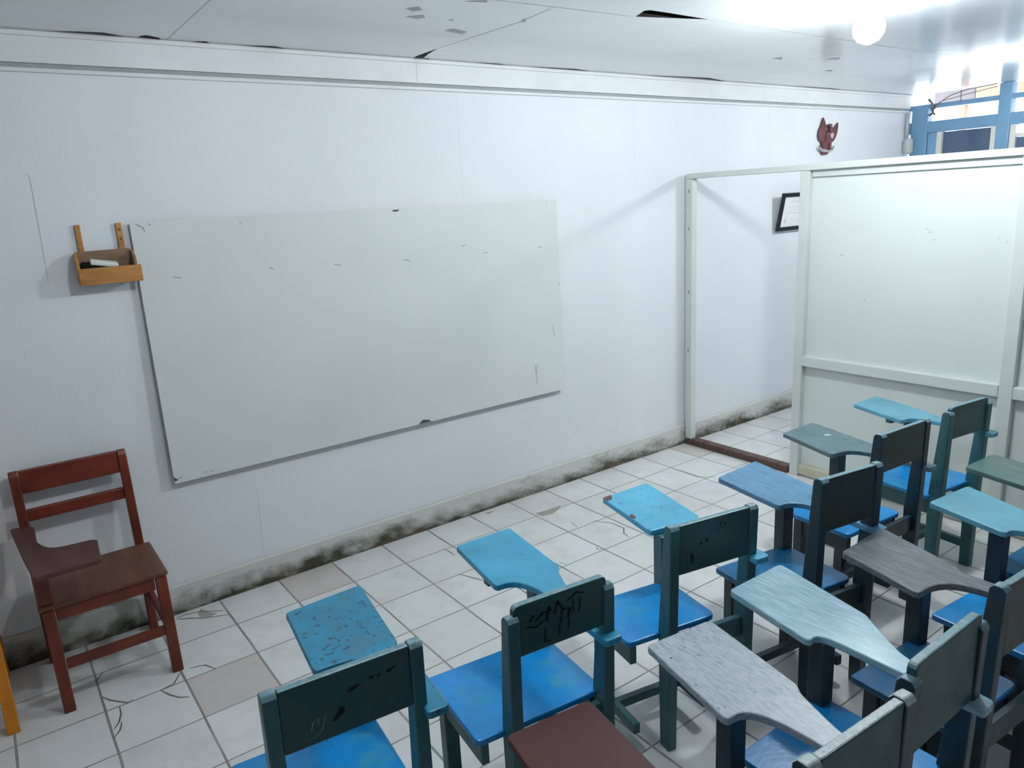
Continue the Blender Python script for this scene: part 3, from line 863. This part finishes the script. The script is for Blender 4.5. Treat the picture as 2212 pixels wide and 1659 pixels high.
tablet_chair('blue-green chair with a narrow pale tablet, last of the front row by the partition', (2.69, -2.23), (3.02, -2.27), .85, (2.72, 3.12, -1.84),
             [(3.03, -1.585), (3.27, -1.585), (3.155, -1.915), (2.92, -1.91)], zt=.70, tabm='pale', panel_z=.715, panel_up=.022, cleat=True)
tablet_chair('blue chair with a silvery worn tablet, at the bottom of the photo', (.304, -3.058), (.638, -3.078), .88, (.22, .61, -2.655),
             [(.595, -2.379), (.831, -2.41), (.761, -2.74), (.524, -2.714)], ao=.026, edge='rubbedlitwhite', tabm='silver', seatm='seat_dark', frm='frame_dark', bkm='back_teal', panel_z=.66,
             tmarks=[('ink', .010, [(.52, .46), (.54, .52)]), ('ink', .005, [(.57, .40), (.58, .43)])])
tablet_chair('blue chair with an icy-blue scratched tablet, right of the silvery one', (.696, -3.046), (1.05, -3.046), .86, (.66, 1.04, -2.64),
             [(1.003, -2.341), (1.268, -2.344), (1.184, -2.686), (.949, -2.656)], ao=.006, tabm='icy', seatm='seat_blue', frm='frame_dark', bkm='back_teal', panel_z=.66, panel_up=.03,
             tmarks=[('ink', .005, [(.70, .48), (.71, .52)]), ('ink', .004, [(.62, .44), (.63, .46)]), ('white', .003, [(.55, .60), (.62, .85)]), ('white', .003, [(.60, .62), (.66, .86)])])
tablet_chair('dark chair with a streaky purplish-grey rubbed tablet, just beyond the icy-blue tablet', (1.21, -3.016), (1.56, -3.04), .87, (1.18, 1.53, -2.66),
             [(1.452, -2.446), (1.732, -2.44), (1.628, -2.732), (1.38, -2.738)], zt=.675, tabm='purple', seatm='seat_dark', frm='frame_dark', bkm='back_dark', panel_z=.66)
tablet_chair('blue chair with a light blue tablet at the right edge of the photo', (1.74, -3.03), (2.10, -3.06), .86, (1.69, 2.10, -2.66),
             [(2.096, -2.426), (2.369, -2.452), (2.245, -2.747), (2.02, -2.727)], tabm='pale', seatm='seat_blue', frm='frame_dark', bkm='back_dark', panel_z=.66,
             tmarks=[('ink', .009, [(.22, .18), (.27, .25)]), ('ink', .006, [(.52, .08), (.55, .11)])])
tablet_chair('chair with a moss-grey tablet, half cut off at the far right edge', (2.22, -3.03), (2.58, -3.05), .86, (2.18, 2.58, -2.64),
             [(2.577, -2.35), (2.826, -2.363), (2.74, -2.72), (2.50, -2.69)], tabm='moss', seatm='seat_dark', frm='frame_dark', bkm='back_dark', panel_z=.66)
tablet_chair('chair with a dark red-brown tablet at the bottom edge of the photo', (-.27, -3.06), (.08, -3.09), .86, (-.29, .11, -2.66),
             [(.089, -2.418), (.327, -2.447), (.275, -2.78), (.03, -2.75)], tabm='silver', seatm='seat_dark', frm='frame_dark', bkm='back_dark', panel_z=.66, tab_is=M['redtab'])


def slat_chair(name, label, x, y, rz, F, SM, TMm, hb=.885, hs=.447):
    """varnished chair: two back slats, splayed frame, tablet on its right"""
    t = thing(name, label, 'chair', (x, y, 0), rz)
    prof = [(0.012, 0), (0.056, 0), (0.085, hs), (0.040, hb - .02), (0.030, hb), (0.012, hb), (0.004, hb - .01), (0.045, hs)]
    for xa in (-.222, .186):
        MB().prism(prof, xa, xa + .036, 'x').build('leg', F, t, 0.005)
    for xa in (-.236, .168):
        c = xa + .0225
        lo = [(c - .021, .455), (c + .021, .455), (c + .021, .497), (c - .021, .497)]
        k = .006 if xa > 0 else -.006
        MB().hull([(q[0], q[1] - 0.0, 0) for q in lo], [(q[0] * 1.0 + k * .3, q[1] - .038, hs - .021) for q in lo]).build('leg', F, t, 0.004)
    MB().prism(fillet([(-.245, .082, .012), (.222, .082, .012), (.222, .458, .012), (-.245, .458, .012)]), hs - .02, hs).build('seat', SM, t, 0.006)
    MB().box(-.19, .168, .425, .447, hs - .075, hs - .0205).build('apron', F, t, 0.003)
    for xa in (-.226, .19):
        MB().box(xa, xa + .022, .086, .417, hs - .075, hs - .0205).build('apron', F, t, 0.003)
        MB().box(xa, xa + .022, .058, .455, .165, .205).build('stretcher', F, t, 0.003)
    MB().box(-.192, .168, .452, .474, .172, .212).build('stretcher', F, t, 0.003)
    yb = lambda z: 0.045 - (z - hs) / (hb - hs) * 0.037
    for z0, z1 in ((.785, hb - .001), (.664, .714)):
        lo = [(-.1855, yb(z0) + .004), (.1855, yb(z0) + .004), (.1855, yb(z0) + .026), (-.1855, yb(z0) + .026)]
        hi = [(-.1855, yb(z1) + .004), (.1855, yb(z1) + .004), (.1855, yb(z1) + .026), (-.1855, yb(z1) + .026)]
        MB().hull([(a, c, z0) for a, c in lo], [(a, c, z1) for a, c in hi]).build('back_slat', F, t, 0.004)
    out = fillet([(-.011, .628, .012), (.212, .634, .015), (.232, .40, 0), (.257, .034, .02), (.181, .062, .03)]) + \
        bez((.176, .26), (.158, .36), (.14, .395), (.06, .398), 8) + fillet([(.002, .403, .0), (-.02, .42, .0)])
    MB().prism(out, .628, .65).build('writing_tablet', TMm, t, 0.005)
    MB().box(.168, .214, .40, .446, hs + .0005, .6275).build('tablet_support', F, t, 0.004)
    return t


slat_chair('slat_back_chair', 'red-brown varnished slat-back tablet chair against the wall', -.52, -.029, math.pi, M['brown'], M['brownseat'], M['browntab'])
slat_chair('slat_back_chair', 'orange varnished chair cut off at the left edge of the photo', -1.113, -.031, math.pi, M['orangewood'], M['orangewood'], M['orangewood'])
